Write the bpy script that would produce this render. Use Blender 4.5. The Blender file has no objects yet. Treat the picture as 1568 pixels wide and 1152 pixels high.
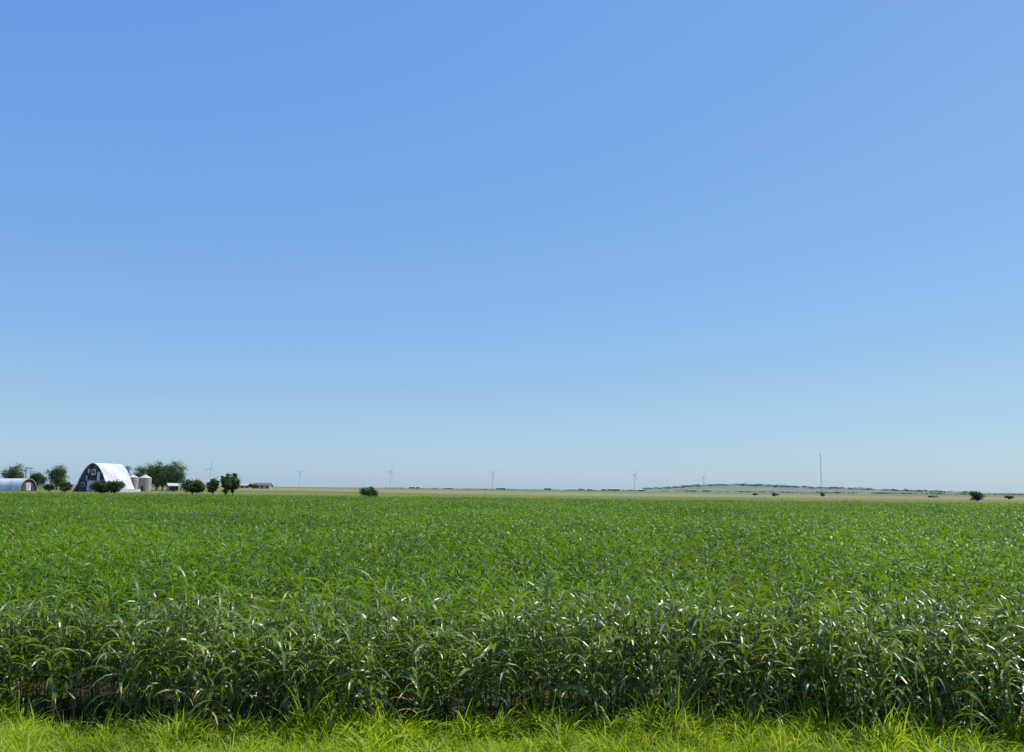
import bpy, math, random
import numpy as np
from mathutils import Matrix, Vector
rng = np.random.default_rng(7)
random.seed(7)
scene = bpy.context.scene
C = bpy.context.collection
CAM_H = 3.2

# ---------------------------------------------------------------- helpers
def terrain(x, y):
    x = np.asarray(x, float); y = np.asarray(y, float)
    s = np.clip((y-170)/160, 0, 1); s = s*s*(3-2*s)
    left = np.clip((-x/np.maximum(y, 1)+0.05)/0.35, 0, 1); left = left*left*(3-2*left)
    h = s*(0.25 + 0.65*left)
    h = h + s*left*np.clip((y-330)/500, 0, 1)*1.2
    h = h + s*0.25*np.sin(x*0.011+1.3)*np.sin(y*0.007)
    return h
def at(b, d):
    return (b*d, d, float(terrain(b*d, d)))
def B(px):            # photo bearing (tangent) for a column of the 1557-wide picture
    return (px-778.5)/1359.0

def mesh_obj(name, verts, faces, mats, fmat=None, smooth=False, link=True, col=None):
    me = bpy.data.meshes.new(name)
    me.from_pydata([tuple(v) for v in verts], [], [tuple(f) for f in faces])
    for m in mats: me.materials.append(m)
    if fmat is not None: me.polygons.foreach_set('material_index', np.asarray(fmat, dtype=np.int32))
    if smooth: me.polygons.foreach_set('use_smooth', np.ones(len(me.polygons), dtype=bool))
    if col is not None:
        a = me.attributes.new('tint', 'FLOAT_COLOR', 'POINT')
        a.data.foreach_set('color', np.asarray(col, dtype=np.float32).ravel())
    me.update()
    ob = bpy.data.objects.new(name, me)
    if link: C.objects.link(ob)
    return ob

class MB:
    """mesh builder"""
    def __init__(s): s.v=[]; s.f=[]; s.m=[]
    def add(s, v, f, m=0):
        o=len(s.v); s.v += [tuple(p) for p in v]
        s.f += [tuple(i+o for i in q) for q in f]; s.m += [m]*len(f)
    def box(s, c, d, m=0, rz=0.0):
        x,y,z = d[0]/2,d[1]/2,d[2]/2; vs=[]
        for a in (-z,z):
            for p in ((-x,-y),(x,-y),(x,y),(-x,y)):
                q=(p[0]*math.cos(rz)-p[1]*math.sin(rz), p[0]*math.sin(rz)+p[1]*math.cos(rz))
                vs.append((c[0]+q[0], c[1]+q[1], c[2]+a))
        s.add(vs,[(3,2,1,0),(4,5,6,7),(0,1,5,4),(1,2,6,5),(2,3,7,6),(3,0,4,7)],m)
    def tube(s, p0, p1, r0, r1, n=6, m=0):
        p0=Vector(p0); p1=Vector(p1); d=(p1-p0).normalized()
        a = d.orthogonal().normalized(); b=d.cross(a)
        vs=[]
        for p,r in ((p0,r0),(p1,r1)):
            for k in range(n):
                t=2*math.pi*k/n; vs.append(p+a*math.cos(t)*r+b*math.sin(t)*r)
        fs=[(k,(k+1)%n,n+(k+1)%n,n+k) for k in range(n)]+[tuple(range(n-1,-1,-1)),tuple(range(n,2*n))]
        s.add(vs,fs,m)
    def obj(s, name, mats, loc=(0,0,0), rz=0, smooth=False):
        ob=mesh_obj(name,s.v,s.f,mats,s.m,smooth); ob.location=loc; ob.rotation_euler=(0,0,rz); return ob

# ---------------------------------------------------------------- materials
def new_mat(name):
    m=bpy.data.materials.new(name); m.use_nodes=True
    nt=m.node_tree; p=nt.nodes['Principled BSDF']; return m,nt,p
def N(nt,t,**k):
    n=nt.nodes.new(t)
    for a,b in k.items(): setattr(n,a,b)
    return n
def mixc(nt, fac, a, b, blend='MIX'):
    n=N(nt,'ShaderNodeMix',data_type='RGBA',blend_type=blend)
    for sock,val in ((0,fac),(6,a),(7,b)):
        if hasattr(val,'is_linked') or hasattr(val,'links'): nt.links.new(val,n.inputs[sock])
        else: n.inputs[sock].default_value = val if sock==0 else (*val,1)
    return n.outputs[2]
def rough_mat(name, c1, c2, scale=2.0, rough=0.8, spec=0.3, metallic=0, stretch=(1,1,1)):
    m,nt,p=new_mat(name)
    tc=N(nt,'ShaderNodeTexCoord'); mp=N(nt,'ShaderNodeMapping'); mp.inputs['Scale'].default_value=stretch
    nz=N(nt,'ShaderNodeTexNoise'); nz.inputs['Scale'].default_value=scale; nz.inputs['Detail'].default_value=6
    rp=N(nt,'ShaderNodeMapRange'); rp.inputs[1].default_value=.35; rp.inputs[2].default_value=.65
    nt.links.new(tc.outputs['Object'],mp.inputs[0]); nt.links.new(mp.outputs[0],nz.inputs['Vector']); nt.links.new(nz.outputs[0],rp.inputs[0])
    nt.links.new(mixc(nt,rp.outputs[0],c1,c2),p.inputs['Base Color'])
    p.inputs['Roughness'].default_value=rough; p.inputs['Specular IOR Level'].default_value=spec; p.inputs['Metallic'].default_value=metallic
    return m

def leaf_mat(name, dark, light, dry, rough=0.38, spec=0.5, transl=0.35, tcol=(0.16,0.32,0.02), patch=0.05):
    m,nt,p=new_mat(name)
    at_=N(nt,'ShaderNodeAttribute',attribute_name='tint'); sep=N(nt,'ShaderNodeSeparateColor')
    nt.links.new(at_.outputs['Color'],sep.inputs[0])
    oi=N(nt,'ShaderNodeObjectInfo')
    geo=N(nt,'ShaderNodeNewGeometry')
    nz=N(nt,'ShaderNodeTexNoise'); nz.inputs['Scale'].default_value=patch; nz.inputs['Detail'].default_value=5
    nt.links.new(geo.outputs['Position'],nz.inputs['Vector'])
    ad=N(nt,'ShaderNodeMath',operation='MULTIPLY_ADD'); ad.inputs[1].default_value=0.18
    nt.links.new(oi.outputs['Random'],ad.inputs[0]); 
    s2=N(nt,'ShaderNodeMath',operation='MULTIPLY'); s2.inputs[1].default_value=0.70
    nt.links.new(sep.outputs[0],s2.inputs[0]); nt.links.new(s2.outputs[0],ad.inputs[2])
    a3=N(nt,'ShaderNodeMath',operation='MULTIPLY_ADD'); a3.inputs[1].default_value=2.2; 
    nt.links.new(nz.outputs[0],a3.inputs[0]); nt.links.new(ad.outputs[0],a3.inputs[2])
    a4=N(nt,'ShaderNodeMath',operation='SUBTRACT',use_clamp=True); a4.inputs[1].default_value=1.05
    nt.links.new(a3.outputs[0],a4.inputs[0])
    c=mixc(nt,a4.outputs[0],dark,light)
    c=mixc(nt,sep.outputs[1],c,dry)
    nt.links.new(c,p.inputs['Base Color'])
    p.inputs['Roughness'].default_value=rough; p.inputs['Specular IOR Level'].default_value=spec
    tr=N(nt,'ShaderNodeBsdfTranslucent')
    td=tuple(v*.5 for v in tcol)
    tt=mixc(nt,a4.outputs[0],td,tcol)
    nt.links.new(mixc(nt,sep.outputs[1],tt,dry),tr.inputs[0])
    ms=N(nt,'ShaderNodeMixShader'); ms.inputs[0].default_value=transl
    nt.links.new(p.outputs[0],ms.inputs[1]); nt.links.new(tr.outputs[0],ms.inputs[2])
    nt.links.new(ms.outputs[0],nt.nodes['Material Output'].inputs[0])
    return m

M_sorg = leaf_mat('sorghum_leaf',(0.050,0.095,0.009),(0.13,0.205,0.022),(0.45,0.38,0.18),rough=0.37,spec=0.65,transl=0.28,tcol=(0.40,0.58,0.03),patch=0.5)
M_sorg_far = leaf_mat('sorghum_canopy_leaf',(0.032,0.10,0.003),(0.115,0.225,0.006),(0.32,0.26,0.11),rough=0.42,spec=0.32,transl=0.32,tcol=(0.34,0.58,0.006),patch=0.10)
M_stalk = rough_mat('sorghum_stalk',(0.06,0.10,0.025),(0.13,0.15,0.05),6,0.6)
M_grass = leaf_mat('grass_blade',(0.21,0.33,0.015),(0.36,0.48,0.025),(0.46,0.42,0.17),rough=0.5,spec=0.3,transl=0.45,tcol=(0.72,0.86,0.04),patch=0.9)
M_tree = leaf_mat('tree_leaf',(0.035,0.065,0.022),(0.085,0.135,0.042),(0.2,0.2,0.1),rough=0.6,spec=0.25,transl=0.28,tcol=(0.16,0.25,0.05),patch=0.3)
M_farleaf = leaf_mat('distant_leaf',(0.085,0.12,0.09),(0.125,0.165,0.115),(0.2,0.2,0.15),rough=0.8,spec=0.1,transl=0.2,tcol=(0.18,0.23,0.16),patch=0.01)  # leaf colour paled to include distance haze
M_bark = rough_mat('bark',(0.06,0.045,0.03),(0.13,0.10,0.07),3,0.9)
M_whitemetal = rough_mat('white_metal_roof',(0.45,0.46,0.48),(0.68,0.68,0.69),0.35,0.5,0.4,stretch=(1,1,0.3))
M_darkwood = rough_mat('dark_weathered_wood',(0.015,0.015,0.013),(0.12,0.118,0.108),0.8,0.85,stretch=(2,2,0.4))
M_peelwhite = rough_mat('peeling_white_paint',(0.30,0.30,0.29),(0.76,0.75,0.72),0.9,0.8,stretch=(2,2,0.4))
M_bin = rough_mat('galvanised_bin',(0.36,0.31,0.24),(0.46,0.41,0.33),1.5,0.55)
M_binroof = rough_mat('bin_roof',(0.46,0.44,0.40),(0.58,0.56,0.52),1.5,0.5)
M_glass = rough_mat('dark_window',(0.02,0.025,0.03),(0.04,0.05,0.06),1,0.15)
M_roofsh = rough_mat('shingle_roof',(0.10,0.09,0.085),(0.16,0.15,0.14),2,0.9)
M_pole = rough_mat('weathered_pole',(0.12,0.10,0.08),(0.2,0.17,0.14),3,0.9)
M_turb = rough_mat('turbine_white',(0.78,0.80,0.82),(0.82,0.84,0.85),0.1,0.5)
M_mast = rough_mat('mast_steel',(0.26,0.28,0.32),(0.34,0.35,0.38),0.05,0.6)
M_farbld = rough_mat('distant_wall',(0.30,0.33,0.34),(0.42,0.44,0.44),0.02,0.8)

def ground_mat():
    m,nt,p=new_mat('pasture_ground')
    geo=N(nt,'ShaderNodeNewGeometry')
    def noise(scale,st,det=5):
        mp=N(nt,'ShaderNodeMapping'); mp.inputs['Scale'].default_value=st
        nz=N(nt,'ShaderNodeTexNoise'); nz.inputs['Scale'].default_value=scale; nz.inputs['Detail'].default_value=det
        nt.links.new(geo.outputs['Position'],mp.inputs[0]); nt.links.new(mp.outputs[0],nz.inputs['Vector'])
        r=N(nt,'ShaderNodeMapRange'); r.inputs[1].default_value=.40; r.inputs[2].default_value=.60
        nt.links.new(nz.outputs[0],r.inputs[0]); return r.outputs[0]
    past=mixc(nt,noise(0.03,(0.35,1,1)),(0.10,0.145,0.03),(0.24,0.205,0.085))
    past=mixc(nt,noise(0.010,(0.3,1,1)),past,(0.095,0.145,0.03))
    past=mixc(nt,noise(0.5,(1,1,1)),past,(0.14,0.145,0.045))
    soil=mixc(nt,noise(1.5,(1,1,1)),(0.035,0.03,0.018),(0.07,0.06,0.03))
    verge=mixc(nt,noise(3.0,(1,1,1)),(0.10,0.13,0.03),(0.20,0.22,0.06))
    sx=N(nt,'ShaderNodeSeparateXYZ'); nt.links.new(geo.outputs['Position'],sx.inputs[0])
    rv=N(nt,'ShaderNodeMapRange'); rv.inputs[1].default_value=11.4; rv.inputs[2].default_value=12.0
    nt.links.new(sx.outputs[1],rv.inputs[0]); soil=mixc(nt,rv.outputs[0],verge,soil)
    r=N(nt,'ShaderNodeMapRange'); r.inputs[1].default_value=160; r.inputs[2].default_value=164
    nt.links.new(sx.outputs[1],r.inputs[0])
    c=mixc(nt,r.outputs[0],soil,past)
    # a bare tan strip along the far side of the crop
    r3=N(nt,'ShaderNodeMapRange'); r3.inputs[1].default_value=420; r3.inputs[2].default_value=520
    r4=N(nt,'ShaderNodeMapRange'); r4.inputs[1].default_value=900; r4.inputs[2].default_value=1200; r4.inputs[3].default_value=.65; r4.inputs[4].default_value=0
    nt.links.new(sx.outputs[1],r3.inputs[0]); nt.links.new(sx.outputs[1],r4.inputs[0])
    mm=N(nt,'ShaderNodeMath',operation='MULTIPLY'); nt.links.new(r3.outputs[0],mm.inputs[0]); nt.links.new(r4.outputs[0],mm.inputs[1])
    c=mixc(nt,mm.outputs[0],c,(0.26,0.235,0.12))
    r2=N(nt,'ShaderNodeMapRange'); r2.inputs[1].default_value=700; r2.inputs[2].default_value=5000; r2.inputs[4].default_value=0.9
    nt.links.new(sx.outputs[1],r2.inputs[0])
    c=mixc(nt,r2.outputs[0],c,(0.18,0.23,0.165))  # distance haze painted in: ground colour fades to grey-green further out
    nt.links.new(c,p.inputs['Base Color']); p.inputs['Roughness'].default_value=0.95; p.inputs['Specular IOR Level'].default_value=0.1
    return m
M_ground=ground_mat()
M_hill=rough_mat('haze_tinted_hill',(0.14,0.18,0.14),(0.18,0.215,0.165),0.004,0.95,0.05)  # aerial haze painted into the hill's base colour

# ---------------------------------------------------------------- ground sheet
ys=np.concatenate([np.linspace(-60,160,23),np.linspace(170,900,60),np.geomspace(930,24000,30)])
bs=np.linspace(-1,1,81)
V=[];F=[]
for y in ys:
    hw=max(400,y*1.3)
    for b in bs:
        x=b*hw; V.append((x,y,float(terrain(x,y))))
n=len(bs)
for j in range(len(ys)-1):
    for i in range(n-1):
        a=j*n+i; F.append((a,a+1,a+n+1,a+n))
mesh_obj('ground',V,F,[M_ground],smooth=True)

# ---------------------------------------------------------------- leaf ribbons
def ribbons(base, phi, e0, e1, L, W, twist, S=6, power=1.3, fold=0.28, prof=None, across=3):
    n=len(phi); t=np.linspace(0,1,S+1)
    tm=(t[:-1]+t[1:])/2
    el=e0[:,None]+(e1-e0)[:,None]*tm[None]**power
    d=np.stack([np.cos(el)*np.cos(phi)[:,None],np.cos(el)*np.sin(phi)[:,None],np.sin(el)],-1)
    step=(L/S)[:,None,None]*d
    P=np.concatenate([np.zeros((n,1,3)),np.cumsum(step,1)],1)+base[:,None]
    T=np.concatenate([d[:,:1],(d[:,1:]+d[:,:-1])/2,d[:,-1:]],1); T/=np.linalg.norm(T,axis=-1,keepdims=True)
    side=np.stack([-np.sin(phi),np.cos(phi),np.zeros(n)],-1)[:,None,:]*np.ones((1,S+1,1))
    nor=np.cross(T,side)
    tw=twist[:,None]*t[None]
    sd=side*np.cos(tw)[...,None]+nor*np.sin(tw)[...,None]
    nr=np.cross(T,sd)
    if prof is None: prof=np.interp(t,[0,.15,.45,.75,1],[.55,.9,1,.7,.04])
    w=W[:,None]*prof[None]/2
    l=P-sd*w[...,None]; r=P+sd*w[...,None]
    if across==3:
        mdl=P+nr*(w*fold*2*-1)[...,None]*0.5
        A=np.stack([l,mdl,r],2)
    else: A=np.stack([l,r],2)
    k=A.shape[2]
    verts=A.reshape(-1,3)
    idx=np.arange(n*(S+1)*k).reshape(n,S+1,k)
    f=np.stack([idx[:,:-1,:-1],idx[:,:-1,1:],idx[:,1:,1:],idx[:,1:,:-1]],-1).reshape(-1,4)
    return verts,f,(S+1)*k

def sorghum(nst, size, nleaf, S, across, lo=0.15, hmean=1.32, widen=1.0, seed=0, stalks=True, dryp=0.05, Lm=0.62, hsd=.085, droop=-74, holes=0):
    r=np.random.default_rng(seed)
    base=[];phi=[];e0=[];e1=[];L=[];W=[];tw=[];tint=[];dry=[]
    mb=MB()
    hc=r.uniform(-size/2,size/2,(holes,2)); hr=r.uniform(.07,.13,holes)*size
    for s in range(nst):
        for tries in range(20):
            x,y=r.uniform(-size/2,size/2,2)
            if holes==0 or np.all(np.hypot(hc[:,0]-x,hc[:,1]-y)>hr): break
        H=hmean*r.normal(1,hsd)
        lean=r.normal(0,0.07,2)
        p0=r.uniform(0,2*math.pi)
        sv=r.uniform(0,1)
        for k in range(nleaf):
            f=lo+(1-lo)*(k+0.5)/nleaf
            z=H*f
            base.append((x+lean[0]*z,y+lean[1]*z,z))
            phi.append(p0+(k%2)*math.pi+r.normal(0,.45))
            top=f
            e0.append(math.radians(r.normal(64,9)+ (8 if top>0.85 else 0)))
            e1.append(math.radians(r.normal(droop,14) if top<0.9 else r.normal(-50,25)))
            L.append(Lm*r.normal(1,.17)*(1.0 if top<0.85 else .80))
            W.append(0.036*widen*r.normal(1,.18))
            tw.append(r.normal(0,.9))
            tint.append(np.clip(0.15+0.55*f+0.7*(sv-.5)+r.normal(0,.15),0,1))  # lower leaves tinted darker, painting in the shadow inside the crop
            dry.append(r.uniform(.5,1) if r.random()<dryp*(3 if f<0.35 else .4) else 0)
        if stalks:
            mb.tube((x,y,0),(x+lean[0]*H,y+lean[1]*H,H*0.97),0.011,0.005,4,1)
    A=lambda a:np.array(a,float)
    v,f,k=ribbons(A(base),A(phi),A(e0),A(e1),np.abs(A(L)),np.abs(A(W)),A(tw),S=S,across=across)
    col=np.ones((len(v),4)); col[:,0]=np.repeat(A(tint),k); col[:,1]=np.repeat(A(dry),k)
    fm=[0]*len(f); V=v.tolist(); F=f.tolist()
    if stalks:
        o=len(V); V+=mb.v; F+=[tuple(i+o for i in q) for q in mb.f]; fm+=mb.m
        cc=np.ones((len(mb.v),4)); cc[:,:2]=0; col=np.concatenate([col,cc])
    return V,F,fm,col

def proto_collection(cname, oname, builder, count, mats):
    col=bpy.data.collections.new(cname)
    for i in range(count):
        V,F,fm,c=builder(i)
        ob=mesh_obj(oname,V,F,mats,fm,smooth=False,link=False,col=c); col.objects.link(ob)
    return col

def instancer(name, pts, rots, scls, idx, coll):
    me=bpy.data.meshes.new(name); n=len(pts)
    me.vertices.add(n); me.vertices.foreach_set('co',np.asarray(pts,dtype=np.float32).ravel())
    for an,ty,data,key in (('rot','FLOAT_VECTOR',rots,'vector'),('scl','FLOAT_VECTOR',scls,'vector'),('idx','INT',idx,'value')):
        a=me.attributes.new(an,ty,'POINT')
        a.data.foreach_set(key,np.asarray(data,dtype=(np.int32 if ty=='INT' else np.float32)).ravel())
    ob=bpy.data.objects.new(name,me); C.objects.link(ob)
    g=bpy.data.node_groups.new(name+'_scatter','GeometryNodeTree')
    g.interface.new_socket('Geometry',in_out='INPUT',socket_type='NodeSocketGeometry')
    g.interface.new_socket('Geometry',in_out='OUTPUT',socket_type='NodeSocketGeometry')
    gi=g.nodes.new('NodeGroupInput'); go=g.nodes.new('NodeGroupOutput')
    ip=g.nodes.new('GeometryNodeInstanceOnPoints'); ci=g.nodes.new('GeometryNodeCollectionInfo')
    ci.inputs['Collection'].default_value=coll; ci.inputs['Separate Children'].default_value=True; ci.inputs['Reset Children'].default_value=True
    def na(nm,t):
        q=g.nodes.new('GeometryNodeInputNamedAttribute'); q.data_type=t; q.inputs['Name'].default_value=nm; return q.outputs['Attribute']
    g.links.new(gi.outputs[0],ip.inputs['Points']); g.links.new(ci.outputs[0],ip.inputs['Instance'])
    ip.inputs['Pick Instance'].default_value=True
    g.links.new(na('idx','INT'),ip.inputs['Instance Index'])
    g.links.new(na('rot','FLOAT_VECTOR'),ip.inputs['Rotation'])
    g.links.new(na('scl','FLOAT_VECTOR'),ip.inputs['Scale'])
    g.links.new(ip.outputs[0],go.inputs[0])
    md=ob.modifiers.new('scatter','NODES'); md.node_group=g
    return ob

def wav(x,y,s=1.0):
    return (np.sin(x*0.9*s+1.1)*np.sin(y*0.7*s+.3)+np.sin(x*2.3*s+y*1.7*s+2)*.5+np.sin(x*0.31*s-y*.43*s)*.8)/2.3

# front strip: individual plants
near=proto_collection('sorghum_clumps','sorghum_plant',lambda i:sorghum(2,0.3,9,7,3,lo=.2,seed=100+i,widen=1.1,Lm=.64,hmean=1.36,droop=-82,dryp=.08),14,[M_sorg,M_stalk])
EDGE=11.85
def edge(x): return EDGE-0.012*x+0.22*np.sin(x*0.8+.5)+0.15*np.sin(x*2.1+1)+0.12*np.sin(x*5.3)
P=[]
Y1=13.9
for yy in np.arange(11.2,Y1,0.29):
    hw=0.60*yy+4
    for xx in np.arange(-hw,hw,.30):
        x=xx+rng.uniform(-.17,.17); y=yy+rng.uniform(-.15,.15)
        if y<edge(x): continue
        P.append((x,y))
P=np.array(P)
n=len(P)
hs=1+0.11*wav(P[:,0],P[:,1])+rng.normal(0,.07,n)
dip=1-0.28*np.exp(-((P[:,0]+0.8)/0.55)**2-((P[:,1]-EDGE)/0.9)**2)
hs*=dip
fr=P[:,1]-edge(P[:,0]); hs*=np.where(fr<0.3,rng.uniform(.74,1.06,n),1)
rot=np.stack([rng.normal(0,.07,n)+np.where(fr<.6,0.12,0),rng.normal(0,.09,n),rng.uniform(0,6.283,n)],-1)
scl=np.stack([rng.uniform(.9,1.15,n)]*2+[hs],-1)
sorghum_near=instancer('sorghum_field',np.column_stack([P,np.zeros(n)]),rot,scl,rng.integers(0,14,n),near)

# canopy patches
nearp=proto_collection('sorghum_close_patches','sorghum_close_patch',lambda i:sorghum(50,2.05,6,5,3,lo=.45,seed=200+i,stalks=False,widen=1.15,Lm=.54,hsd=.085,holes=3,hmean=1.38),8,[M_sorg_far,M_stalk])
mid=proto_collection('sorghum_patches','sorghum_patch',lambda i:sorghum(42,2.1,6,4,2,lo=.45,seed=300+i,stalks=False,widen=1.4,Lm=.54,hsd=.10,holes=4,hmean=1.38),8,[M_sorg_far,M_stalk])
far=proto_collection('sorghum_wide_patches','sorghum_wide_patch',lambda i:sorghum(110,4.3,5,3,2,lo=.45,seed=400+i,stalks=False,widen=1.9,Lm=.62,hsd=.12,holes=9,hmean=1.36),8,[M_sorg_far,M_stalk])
def patches(name,y0,y1,step,coll,cnt,amp=.06,fq=.35):
    Q=[]
    for yy in np.arange(y0,y1,step):
        hw=0.60*yy+6
        for xx in np.arange(-hw,hw,step):
            Q.append((xx+rng.uniform(-.2,.2)*step,yy+rng.uniform(-.1,.1)*step))
    Q=np.array(Q); n=len(Q)
    h=1+amp*wav(Q[:,0],Q[:,1],fq)+rng.normal(0,.03,n)
    rot=np.stack([np.zeros(n),np.zeros(n),rng.integers(0,4,n)*math.pi/2+rng.normal(0,.1,n)],-1)
    return instancer(name,np.column_stack([Q,np.zeros(n)]),rot,np.stack([np.ones(n)*1.03]*2+[h],-1),rng.integers(0,cnt,n),coll)
o0=patches('sorghum_field_close',Y1+0.9,28.5,1.85,nearp,8)
o1=patches('sorghum_field_middle',29.8,66,1.95,mid,8)
o2=patches('sorghum_field_far',68,160,3.95,far,8)
for o in (o0,o1,o2): o.parent=sorghum_near

# ---------------------------------------------------------------- verge grass
def grass_patch(i, tall=False):
    r=np.random.default_rng(900+i+(50 if tall else 0))
    nb=150 if not tall else 36
    sz=0.5 if not tall else 0.12
    base=np.column_stack([r.uniform(-sz/2,sz/2,(nb,2)),np.zeros(nb)])
    L=np.abs(r.normal(.20,.06,nb)) if not tall else np.abs(r.normal(.42,.10,nb))
    v,f,k=ribbons(base,r.uniform(0,6.28,nb),np.radians(r.normal(75,10,nb)),np.radians(r.normal(5,35,nb)),L,
        np.abs(r.normal(.013,.002,nb))*(1.35 if tall else 1),r.normal(0,.8,nb),S=4,across=2,prof=np.array([.7,1,.85,.55,.05]))
    col=np.ones((len(v),4)); col[:,0]=np.repeat(np.clip(r.normal(.5,.25,nb),0,1),k); col[:,1]=np.repeat(np.where(r.random(nb)<.06,r.uniform(.4,1,nb),0),k)
    return v.tolist(),f.tolist(),[0]*len(f),col
gs=proto_collection('grass_tufts','grass_tuft',lambda i:grass_patch(i),6,[M_grass])
gt=proto_collection('tall_grass_tufts','tall_grass_tuft',lambda i:grass_patch(i,True),6,[M_grass])
Q=[]
for yy in np.arange(6,11.95,0.3):
    hw=.60*yy+4
    for xx in np.arange(-hw,hw,.3):
        q=(xx+rng.uniform(-.12,.12),yy+rng.uniform(-.12,.12))
        if q[1]<edge(q[0])-.05: Q.append(q)
Q=np.array(Q); n=len(Q)
h=1.15+.5*wav(Q[:,0],Q[:,1],1.4)*.9+rng.normal(0,.18,n); h=np.clip(h,.5,2)
g1=instancer('verge_grass',np.column_stack([Q,np.zeros(n)]),np.stack([np.zeros(n),np.zeros(n),rng.uniform(0,6.28,n)],-1),np.stack([np.ones(n)]*2+[h],-1),rng.integers(0,6,n),gs)
n=1400
X=rng.uniform(-13,13,n); Y=np.where(rng.random(n)<.6,edge(X)-.02-np.abs(rng.normal(0,.3,n)),rng.uniform(8,11.6,n))
keep=(wav(X,Y,1.2)+rng.normal(0,.3,n))>-.15; X=X[keep];Y=Y[keep];n=len(X)
tz_=rng.uniform(.6,1.25,n); big=rng.random(n)<.07; tz_=np.where(big&(np.abs(Y-edge(X))<.3),rng.uniform(1.4,2.0,n),tz_)
g2=instancer('verge_grass_tall',np.column_stack([X,Y,np.zeros(n)]),np.stack([np.zeros(n),np.zeros(n),rng.uniform(0,6.28,n)],-1),np.stack([rng.uniform(.8,1.3,n)]*2+[tz_],-1),rng.integers(0,6,n),gt)
g2.parent=g1

# ---------------------------------------------------------------- trees
def tree(name, loc, H, W, seed, trunk=0.2, leaf=0.5, ncl=80, per=60, lm=None, low=0.0):
    r=np.random.default_rng(seed); mb=MB()
    tz=H*trunk
    mb.tube((0,0,-.2),(r.normal(0,.1),r.normal(0,.1),max(tz,.4)),H*.035,H*.024,7,1)
    crz=(H-tz)/2; cz=tz+crz
    centres=[]
    for k in range(ncl):
        d=r.normal(size=3); d/=np.linalg.norm(d); q=r.uniform(.25,1)**.6
        bump=1+.22*math.sin(3*d[0]+seed)*math.cos(4*d[2]+seed*2)+r.normal(0,.08)
        c=np.array([d[0]*W/2*q*bump*.85,d[1]*W/2*q*bump*.85,cz+d[2]*crz*q*bump*.82])
        if c[2]<low+.2: c[2]=low+.2+abs(r.normal(0,.3))
        centres.append(c)
    for k in range(0,ncl,max(1,ncl//14)):
        c=centres[k]; m=(c[0]*.35,c[1]*.35,max(tz,.3)+(c[2]-tz)*.45)
        mb.tube((0,0,max(tz*.85,.2)),m,H*.016,H*.009,5,1); mb.tube(m,c,H*.009,H*.003,4,1)
    V=list(mb.v);F=list(mb.f);fm=[1]*len(F); col=[(0,0,0,1)]*len(V)
    cr=min(W,H)*.13
    for c in centres:
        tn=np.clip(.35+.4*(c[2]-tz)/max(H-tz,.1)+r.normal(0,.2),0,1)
        s=cr*r.uniform(.7,1.4)
        for j in range(per):
            p=c+r.normal(0,1,3)*s*.62*np.array([1,1,.75])
            a=r.normal(size=3);a/=np.linalg.norm(a);b=np.cross(a,r.normal(size=3));b/=np.linalg.norm(b)
            l=leaf*r.uniform(.5,1.2)
            o=len(V); V+= [tuple(p-a*l*.5),tuple(p+b*l*.28),tuple(p+a*l*.5),tuple(p-b*l*.28)]
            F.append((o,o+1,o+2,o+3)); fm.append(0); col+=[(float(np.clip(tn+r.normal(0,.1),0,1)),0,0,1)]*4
    ob=mesh_obj(name,V,F,[lm or M_tree,M_bark],fm,col=np.array(col)); ob.location=loc; return ob

def T(name,px,d,Hm,Wm,seed,**k): return tree(name,at(B(px),d),Hm,Wm,seed,**k)
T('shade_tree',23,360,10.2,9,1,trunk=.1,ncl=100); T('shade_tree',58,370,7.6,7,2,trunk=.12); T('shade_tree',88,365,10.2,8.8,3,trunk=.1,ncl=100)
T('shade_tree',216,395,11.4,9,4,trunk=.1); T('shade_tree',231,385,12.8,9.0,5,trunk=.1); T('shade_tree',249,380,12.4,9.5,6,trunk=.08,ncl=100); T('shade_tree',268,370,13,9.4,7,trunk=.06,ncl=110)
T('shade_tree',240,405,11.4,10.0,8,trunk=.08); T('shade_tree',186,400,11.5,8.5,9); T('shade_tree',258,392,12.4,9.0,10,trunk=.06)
T('bush',295,262,4.8,7.8,11,trunk=.03,low=.1,ncl=100); T('bush',326,262,5.0,3.6,12,trunk=.05,ncl=50)
T('small_tree',346,258,6.6,3.3,13,trunk=.06,ncl=60); T('small_tree',356,260,6.5,3.4,14,trunk=.06,ncl=60)
T('bush',564,232,3.4,5.2,15,trunk=.03,ncl=60,leaf=.35)
T('bush',154,268,4.0,5.6,16,trunk=.03); T('bush',176,266,4.2,6.0,17,trunk=.03); T('bush',102,275,3.6,4.8,18,trunk=.03,ncl=45)
T('bush',78,300,2.6,4.4,24,trunk=.03,ncl=40)
T('bush',1487,330,4.2,5.0,19,trunk=.06,ncl=70,leaf=.4)
T('bush',1536,520,2.6,6.0,20,trunk=.03,ncl=40); T('bush',1180,600,2.4,5.0,21,trunk=.03,ncl=30); T('bush',1252,640,2.8,4,22,trunk=.03,ncl=30)
T('bush',1150,700,2.0,6,25,trunk=.03,ncl=30); T('bush',1420,600,1.6,9,26,trunk=.03,ncl=30)

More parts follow.
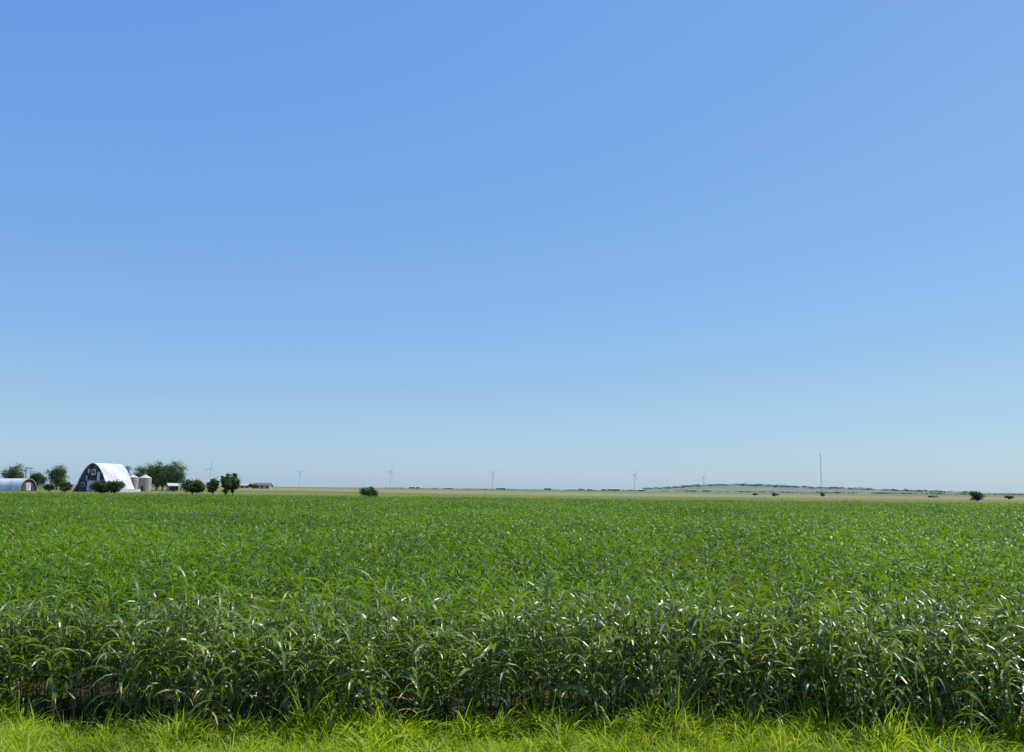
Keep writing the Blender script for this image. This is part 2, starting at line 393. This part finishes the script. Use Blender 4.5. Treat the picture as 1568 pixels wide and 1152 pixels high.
# ---------------------------------------------------------------- arched barn
def arch_profile(w,h,n=22,gothic=True):
    pts=[]
    for k in range(n+1):
        t=k/n
        u=abs(1-2*t)
        if gothic:
            z=h*(1-u**2.1)*.93+h*.07*(1-u); x=(1 if t>.5 else -1)*u*w/2
            if u>.86: x*=1+(u-.86)*.7
        else:
            a=math.pi*(1-t); x=math.cos(a)*w/2; z=math.sin(a)*h
        pts.append((x,z))
    return pts
def arch_building(name, w,h,L,loc,rz,gothic,end_mat):
    pr=arch_profile(w,h,28,gothic); root=bpy.data.objects.new(name,None); C.objects.link(root)
    root.location=loc; root.rotation_euler=(0,0,rz)
    def part(nm,mb,mats,sm=False):
        o=mb.obj(nm,mats,smooth=sm); o.parent=root; return o
    mb=MB(); nn=len(pr); seg=max(6,int(L/0.9)); V=[];F=[]
    ov=.35
    for j in range(seg*2+1):
        y=-ov+(L+2*ov)*j/(seg*2); c=0.03 if j%2 else 0.0
        for (x,z) in pr: V.append((x*(1+c*.06),y,z*(1+c*.06)+.02))
    for j in range(seg*2):
        for i in range(nn-1):
            a=j*nn+i; F.append((a,a+1,a+nn+1,a+nn))
    o=len(V); 
    for j in (0,seg*2):
        y=-ov+(L+2*ov)*j/(seg*2)
        for (x,z) in pr: V.append((x*.975,y,max(z*.975,0)))
    for i in range(nn-1):
        F.append((o+i+1,o+i,o+nn+i,o+nn+i+1)); F.append((i,o+i,o+i+1,i+1)); q=seg*2*nn
        F.append((q+i+1,o+nn+i+1,o+nn+i,q+i))
    mb.add(V,F,0); part('roof',mb,[M_whitemetal])
    for y,nm in ((0,'front_gable'),(L,'rear_gable')):
        mb=MB(); pv=[(x*.965,y,max(z*.965,0)) for x,z in pr]
        mb.add(pv,[tuple(range(len(pv)))],0); part(nm,mb,[end_mat])
    return root,part
bx,by,bz=at(B(142),300)
barn,part=arch_building('gothic_arch_barn',12.6,9.7,14.5,(bx,by,bz),math.radians(-9),True,M_darkwood)
mb=MB(); mb.box((-.2,-.06,1.9),(3.4,.08,3.8),0); mb.box((0.3,-.05,6.6),(1.5,.08,2.0),0)
mb.box((-3.4,-.05,2.4),(1.2,.06,1.5),0); mb.box((3.2,-.05,2.4),(1.2,.06,1.5),0)
mb.box((2.1,-.045,5.0),(1.0,.05,3.4),0); mb.box((-1.5,-.045,7.0),(.7,.05,1.4),0); mb.box((-2.2,-.045,4.6),(.6,.05,1.6),0); part('white_doors_and_boards',mb,[M_peelwhite])
mb=MB(); mb.box((-3.4,-.1,2.4),(.85,.05,1.15)); mb.box((3.2,-.1,2.4),(.85,.05,1.15)); mb.box((.3,-.11,6.7),(.8,.05,1.0)); part('windows',mb,[M_glass])
mb=MB(); 
for yy in (4,11): mb.tube((0,yy,9.6),(0,yy,10.1),.25,.25,8); mb.tube((0,yy,10.1),(0,yy,10.4),.4,.05,8)
part('ridge_vents',mb,[M_whitemetal])
mb=MB(); mb.box((7.9,8,.95),(2.0,13,.15),0); mb.box((8.8,8,.45),(.15,13,.9),0); part('side_shed',mb,[M_whitemetal])

hx,hy,hz=at(B(45),305)
hut,part=arch_building('quonset_hut',7.6,4.2,11,(hx,hy,hz),math.radians(74),False,M_darkwood)
mb=MB(); mb.box((0,-.05,1.5),(2.0,.08,2.6)); part('sliding_door',mb,[M_peelwhite])
mb=MB(); mb.box((2.4,-.05,1.9),(.8,.06,.8)); part('window',mb,[M_glass])

# grain bins
def grain_bin(px,d,dia,hh):
    mb=MB(); n=28; r=dia/2
    V=[];F=[];rings=16
    for j in range(rings+1):
        rr=r*(1.012 if j%2 else 1.0)
        for k in range(n):
            t=2*math.pi*k/n; V.append((rr*math.cos(t),rr*math.sin(t),hh*j/rings))
    for j in range(rings):
        for k in range(n): F.append((j*n+k,j*n+(k+1)%n,(j+1)*n+(k+1)%n,(j+1)*n+k))
    mb.add(V,F,0)
    mb.tube((0,0,hh),(0,0,hh+dia*.26),r*1.05,r*.14,28,1); mb.tube((0,0,hh+dia*.26),(0,0,hh+dia*.33),r*.16,r*.12,10,1)
    mb.box((0,-r*1.01,1.1),(.8,.1,1.9),2)
    for sx in (-.2,.2): mb.tube((r*.7+sx,-r*.78,0),(r*.7+sx,-r*.78,hh),.03,.03,4,2)
    mb.obj('grain_bin',[M_bin,M_binroof,M_glass],at(B(px),d))
grain_bin(203,345,4.2,5.2); grain_bin(222,340,4.6,5.0)

# houses and sheds
def house(name,px,d,w,l,h,rh,rz,wall,roof):
    root=bpy.data.objects.new(name,None); C.objects.link(root); root.location=at(B(px),d); root.rotation_euler=(0,0,rz)
    def add(nm,mb,mats): o=mb.obj(nm,mats); o.parent=root
    mb=MB(); mb.box((0,0,h/2-.2),(w,l,h+.4)); 
    for s in (-1,1): mb.add([(s*w/2,-l/2,h),(s*w/2,l/2,h),(s*w/2,0,h+rh*.96)],[(0,1,2)])
    add('walls',mb,[wall])
    mb=MB(); e=.4; t=.15
    for s in (-1,1):
        a=[(-w/2-e,s*(l/2+e),h-rh*e/(l/2)+.02),(w/2+e,s*(l/2+e),h-rh*e/(l/2)+.02),(w/2+e,0,h+rh+.02),(-w/2-e,0,h+rh+.02)]
        b=[(x,y,z+t) for x,y,z in a]
        mb.add(a+b,[(0,3,2,1),(4,5,6,7),(0,1,5,4),(1,2,6,5),(2,3,7,6),(3,0,4,7)])
    add('roof',mb,[roof])
    mb=MB(); 
    for k in (-.33,.33): mb.box((w*k,-l/2-.02,h*.55),(1.3,.06,1.2))
    mb.box((0,-l/2-.02,1.0),(1,.06,2.0)); add('windows_and_door',mb,[M_glass])
house('farmhouse',402,620,10,8,2.2,1.6,.1,M_farbld,M_roofsh)
house('farm_shed',264,345,3.4,4,2.2,.8,.6,M_bin,M_binroof)
house('farm_shed',188,350,5,5,3.4,1.0,-.1,M_farbld,M_binroof)
T('bush',386,615,3.6,8,27,trunk=.05,ncl=40,leaf=.6); T('bush',410,630,3.6,7,28,trunk=.05,ncl=40,leaf=.6)
house('farm_shed',372,640,10,6,2.0,.8,0,M_bin,M_binroof)

# utility poles
def pole(px,d,h):
    mb=MB(); mb.tube((0,0,-.3),(0,0,h),.16,.10,8); mb.box((0,0,h-.6),(2.4,.12,.14)); mb.box((0,0,h-1.5),(1.6,.12,.12))
    for x in (-1.05,-.4,.4,1.05): mb.tube((x,0,h-.53),(x,0,h-.3),.05,.07,6)
    mb.obj('utility_pole',[M_pole],at(B(px),d),.4)
pole(40,330,8.8); pole(47,372,9.2)

# wind turbines (at rest)
def turbine(px,d,hub,blade,ang):
    mb=MB(); mb.tube((0,0,-5),(0,0,hub),2.3,1.4,12); mb.box((0,1,hub+1.2),(3.4,9,3.4))
    mb.tube((0,-3.5,hub+1.2),(0,-7,hub+1.2),1.8,.7,10)
    for k in range(3):
        a=ang+k*2*math.pi/3; dx,dz=math.sin(a),math.cos(a)
        c=(0,-5.5,hub+1.2); px_,pz_=dz,-dx
        V=[]
        for r,w,t in ((1,.8,.7),(blade*.2,1.5,.4),(blade*.6,.9,.2),(blade,.25,.06)):
            for sx,sy in ((-1,-1),(1,-1),(1,1),(-1,1)):
                V.append((c[0]+dx*r+px_*w*sx,c[1]+sy*t,c[2]+dz*r+pz_*w*sx))
        F=[]
        for j in range(3):
            for i in range(4): F.append((j*4+i,j*4+(i+1)%4,j*4+4+(i+1)%4,j*4+4+i))
        F.append((12,13,14,15)); mb.add(V,F)
    x,y,z=at(B(px),d); mb.obj('wind_turbine',[M_turb],(x,y,0),.35)
for a in ((321,4600,92,40,.2),(457,5600,90,38,.9),(595,5200,96,38,.4),(751,5400,96,38,1.0),(967,5200,92,40,.55),(1072,6000,96,38,.1)): turbine(*a)

# guyed radio mast
mb=MB(); Hm=190; s=1.8
cs=[(s*math.cos(a),s*math.sin(a)) for a in (0.5,2.6,4.7)]
for c in cs: mb.tube((c[0],c[1],-5),(c[0],c[1],Hm),.36,.36,4)
for j in range(44):
    z=j*Hm/44
    for k in range(3):
        a=cs[k];b=cs[(k+1)%3]; mb.tube((a[0],a[1],z),(b[0],b[1],z+Hm/44),.16,.16,3)
mb.tube((0,0,Hm),(0,0,Hm+8),.2,.1,4)
for lv in (60,115,168):
    for k in range(3):
        a=.9+k*2.094; mb.tube((0,0,lv),(math.cos(a)*85,math.sin(a)*85,0),.05,.05,3)
mb.obj('guyed_radio_mast',[M_mast],(B(1251)*4300,4300,0))

# ---------------------------------------------------------------- hills
def ridge(name, prof, d, depth, mat, sc):
    pxs=np.arange(prof[0][0],prof[-1][0]+1,4); hh=np.interp(pxs,[p[0] for p in prof],[p[1] for p in prof])*d/1359
    r=np.random.default_rng(5); hh=hh*(1+.05*np.sin(pxs*.21)+.04*np.sin(pxs*.53))
    V=[];F=[];rows=[(-.5,0),(-.3,.35),(-.12,.8),(0,1),(.2,.8),(.6,0)]
    for dy,k in rows:
        for p,h in zip(pxs,hh):
            V.append((B(p)*d, d+dy*depth, h*k-2+ r.normal(0,.4)*sc*k))
    n=len(pxs)
    for j in range(len(rows)-1):
        for i in range(n-1): a=j*n+i; F.append((a,a+1,a+n+1,a+n))
    return mesh_obj(name,V,F,[mat],smooth=True)
hp=[(930,0),(985,3.5),(1040,7.5),(1075,10.5),(1110,12),(1160,11),(1230,8.5),(1300,7.5),(1350,5.5),(1420,4.5),(1500,2.4),(1620,0)]
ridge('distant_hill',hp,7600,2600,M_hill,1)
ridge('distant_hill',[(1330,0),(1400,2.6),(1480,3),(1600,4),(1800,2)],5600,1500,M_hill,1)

# tree masses and little buildings on the horizon
def treeline(name, items, mat, seed):
    r=np.random.default_rng(seed); V=[];F=[];col=[]
    for (px,d,z,w,h) in items:
        for j in range(26):
            c=np.array([B(px)*d,d,z])+np.array([r.normal(0,.33)*w,r.normal(0,.3)*w,abs(r.normal(.35,.3))*h])
            l=h*r.uniform(.25,.5)
            a=r.normal(size=3);a/=np.linalg.norm(a);b=np.cross(a,r.normal(size=3));b/=np.linalg.norm(b)
            o=len(V); V+=[tuple(c-a*l),tuple(c+b*l*.7),tuple(c+a*l),tuple(c-b*l*.7)]; F.append((o,o+1,o+2,o+3)); col+=[(r.uniform(0,1),0,0,1)]*4
    return mesh_obj(name,V,F,[mat],col=np.array(col))
its=[]
for k in range(70):
    px=rng.uniform(560,1000); d=rng.uniform(2600,4200); its.append((px,d,0,rng.uniform(20,60),rng.uniform(3,6)))
for k in range(90):
    px=rng.uniform(1000,1557); d=rng.uniform(3200,5000); its.append((px,d,0,rng.uniform(20,70),rng.uniform(4,8)))
for k in range(260):
    px=rng.uniform(980,1480); hz_=np.interp(px,[p[0] for p in hp],[p[1] for p in hp])*7600/1359
    f=rng.uniform(.5,1); its.append((px,7600-(1-f)*1100,hz_*(.55+.45*f)-3 if f<.8 else hz_-3,rng.uniform(20,70),rng.uniform(5,13)))
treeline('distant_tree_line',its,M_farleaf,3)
mb=MB()
for k in range(60):
    px=rng.uniform(985,1350) if k<48 else rng.uniform(620,980)
    if k<48:
        hz_=np.interp(px,[p[0] for p in hp],[p[1] for p in hp])*7600/1359; d=7600; z=hz_-3
        if k%2: d=7600-310; z=hz_*.8-2
    else: d=4000; z=0
    w=rng.uniform(12,45); h=rng.uniform(4,9); x=B(px)*d
    mb.box((x,d-4,z+h/2),(w,14,h),0)
    mb.add([(x-w/2-1,d-12,z+h),(x+w/2+1,d-12,z+h),(x+w/2+1,d+4,z+h),(x-w/2-1,d+4,z+h),(x-w/2-1,d-4,z+h+3),(x+w/2+1,d-4,z+h+3)],[(0,1,5,4),(2,3,4,5),(0,4,3),(1,2,5)],0)
mb.obj('distant_town',[M_farbld])

# ---------------------------------------------------------------- light
SUN_E=60; SUN_A=68   # elevation, azimuth to the right of the view direction (+Y)
w=bpy.data.worlds.new('World'); scene.world=w; w.use_nodes=True; nt=w.node_tree
bg=nt.nodes['Background']; sky=nt.nodes.new('ShaderNodeTexSky'); sky.sky_type='NISHITA'; sky.sun_disc=False
sky.sun_elevation=math.radians(SUN_E); sky.sun_rotation=math.radians(SUN_A); sky.air_density=1.0; sky.dust_density=0.6; sky.ozone_density=1.5; sky.altitude=300
# colour grade of the physical sky, per channel gain * radiance^gamma
sp=nt.nodes.new('ShaderNodeSeparateColor'); cb=nt.nodes.new('ShaderNodeCombineColor'); nt.links.new(sky.outputs[0],sp.inputs[0])
def M2(op,a,b):
    q=nt.nodes.new('ShaderNodeMath'); q.operation=op
    for i,v in ((0,a),(1,b)):
        if isinstance(v,(int,float)): q.inputs[i].default_value=v
        else: nt.links.new(v,q.inputs[i])
    return q.outputs[0]
chs=[]
for i,(gn,gm) in enumerate(((1.12,.72),(1.96,.57),(4.85,.30))):
    chs.append(M2('MULTIPLY',M2('POWER',sp.outputs[i],gm),gn))
chs[2]=M2('MULTIPLY',chs[2],M2('POWER',sp.outputs[0],-.10))
for i in range(3): nt.links.new(chs[i],cb.inputs[i])
nt.links.new(cb.outputs[0],bg.inputs[0]); bg.inputs[1].default_value=0.11
sl=bpy.data.lights.new('sun','SUN'); sl.energy=5.0; sl.angle=math.radians(.53); sl.color=(1,.965,.90)
so=bpy.data.objects.new('sun',sl); C.objects.link(so)
e=math.radians(SUN_E);a=math.radians(SUN_A)
d=Vector((math.sin(a)*math.cos(e),math.cos(a)*math.cos(e),math.sin(e)))
so.rotation_euler=d.to_track_quat('Z','Y').to_euler(); so.location=(20,10,60)

# ---------------------------------------------------------------- camera
cam=bpy.data.cameras.new('camera'); co=bpy.data.objects.new('camera',cam); C.objects.link(co)
cam.sensor_width=36; cam.lens=31.17; cam.clip_end=60000; cam.clip_start=.1
co.matrix_world=Matrix.Translation((0,0,CAM_H))@Matrix.Rotation(math.radians(90+7.27),4,'X')@Matrix.Rotation(math.radians(.62),4,'Z')
scene.camera=co
scene.view_settings.view_transform='Standard'; scene.view_settings.look='None'; scene.view_settings.exposure=0
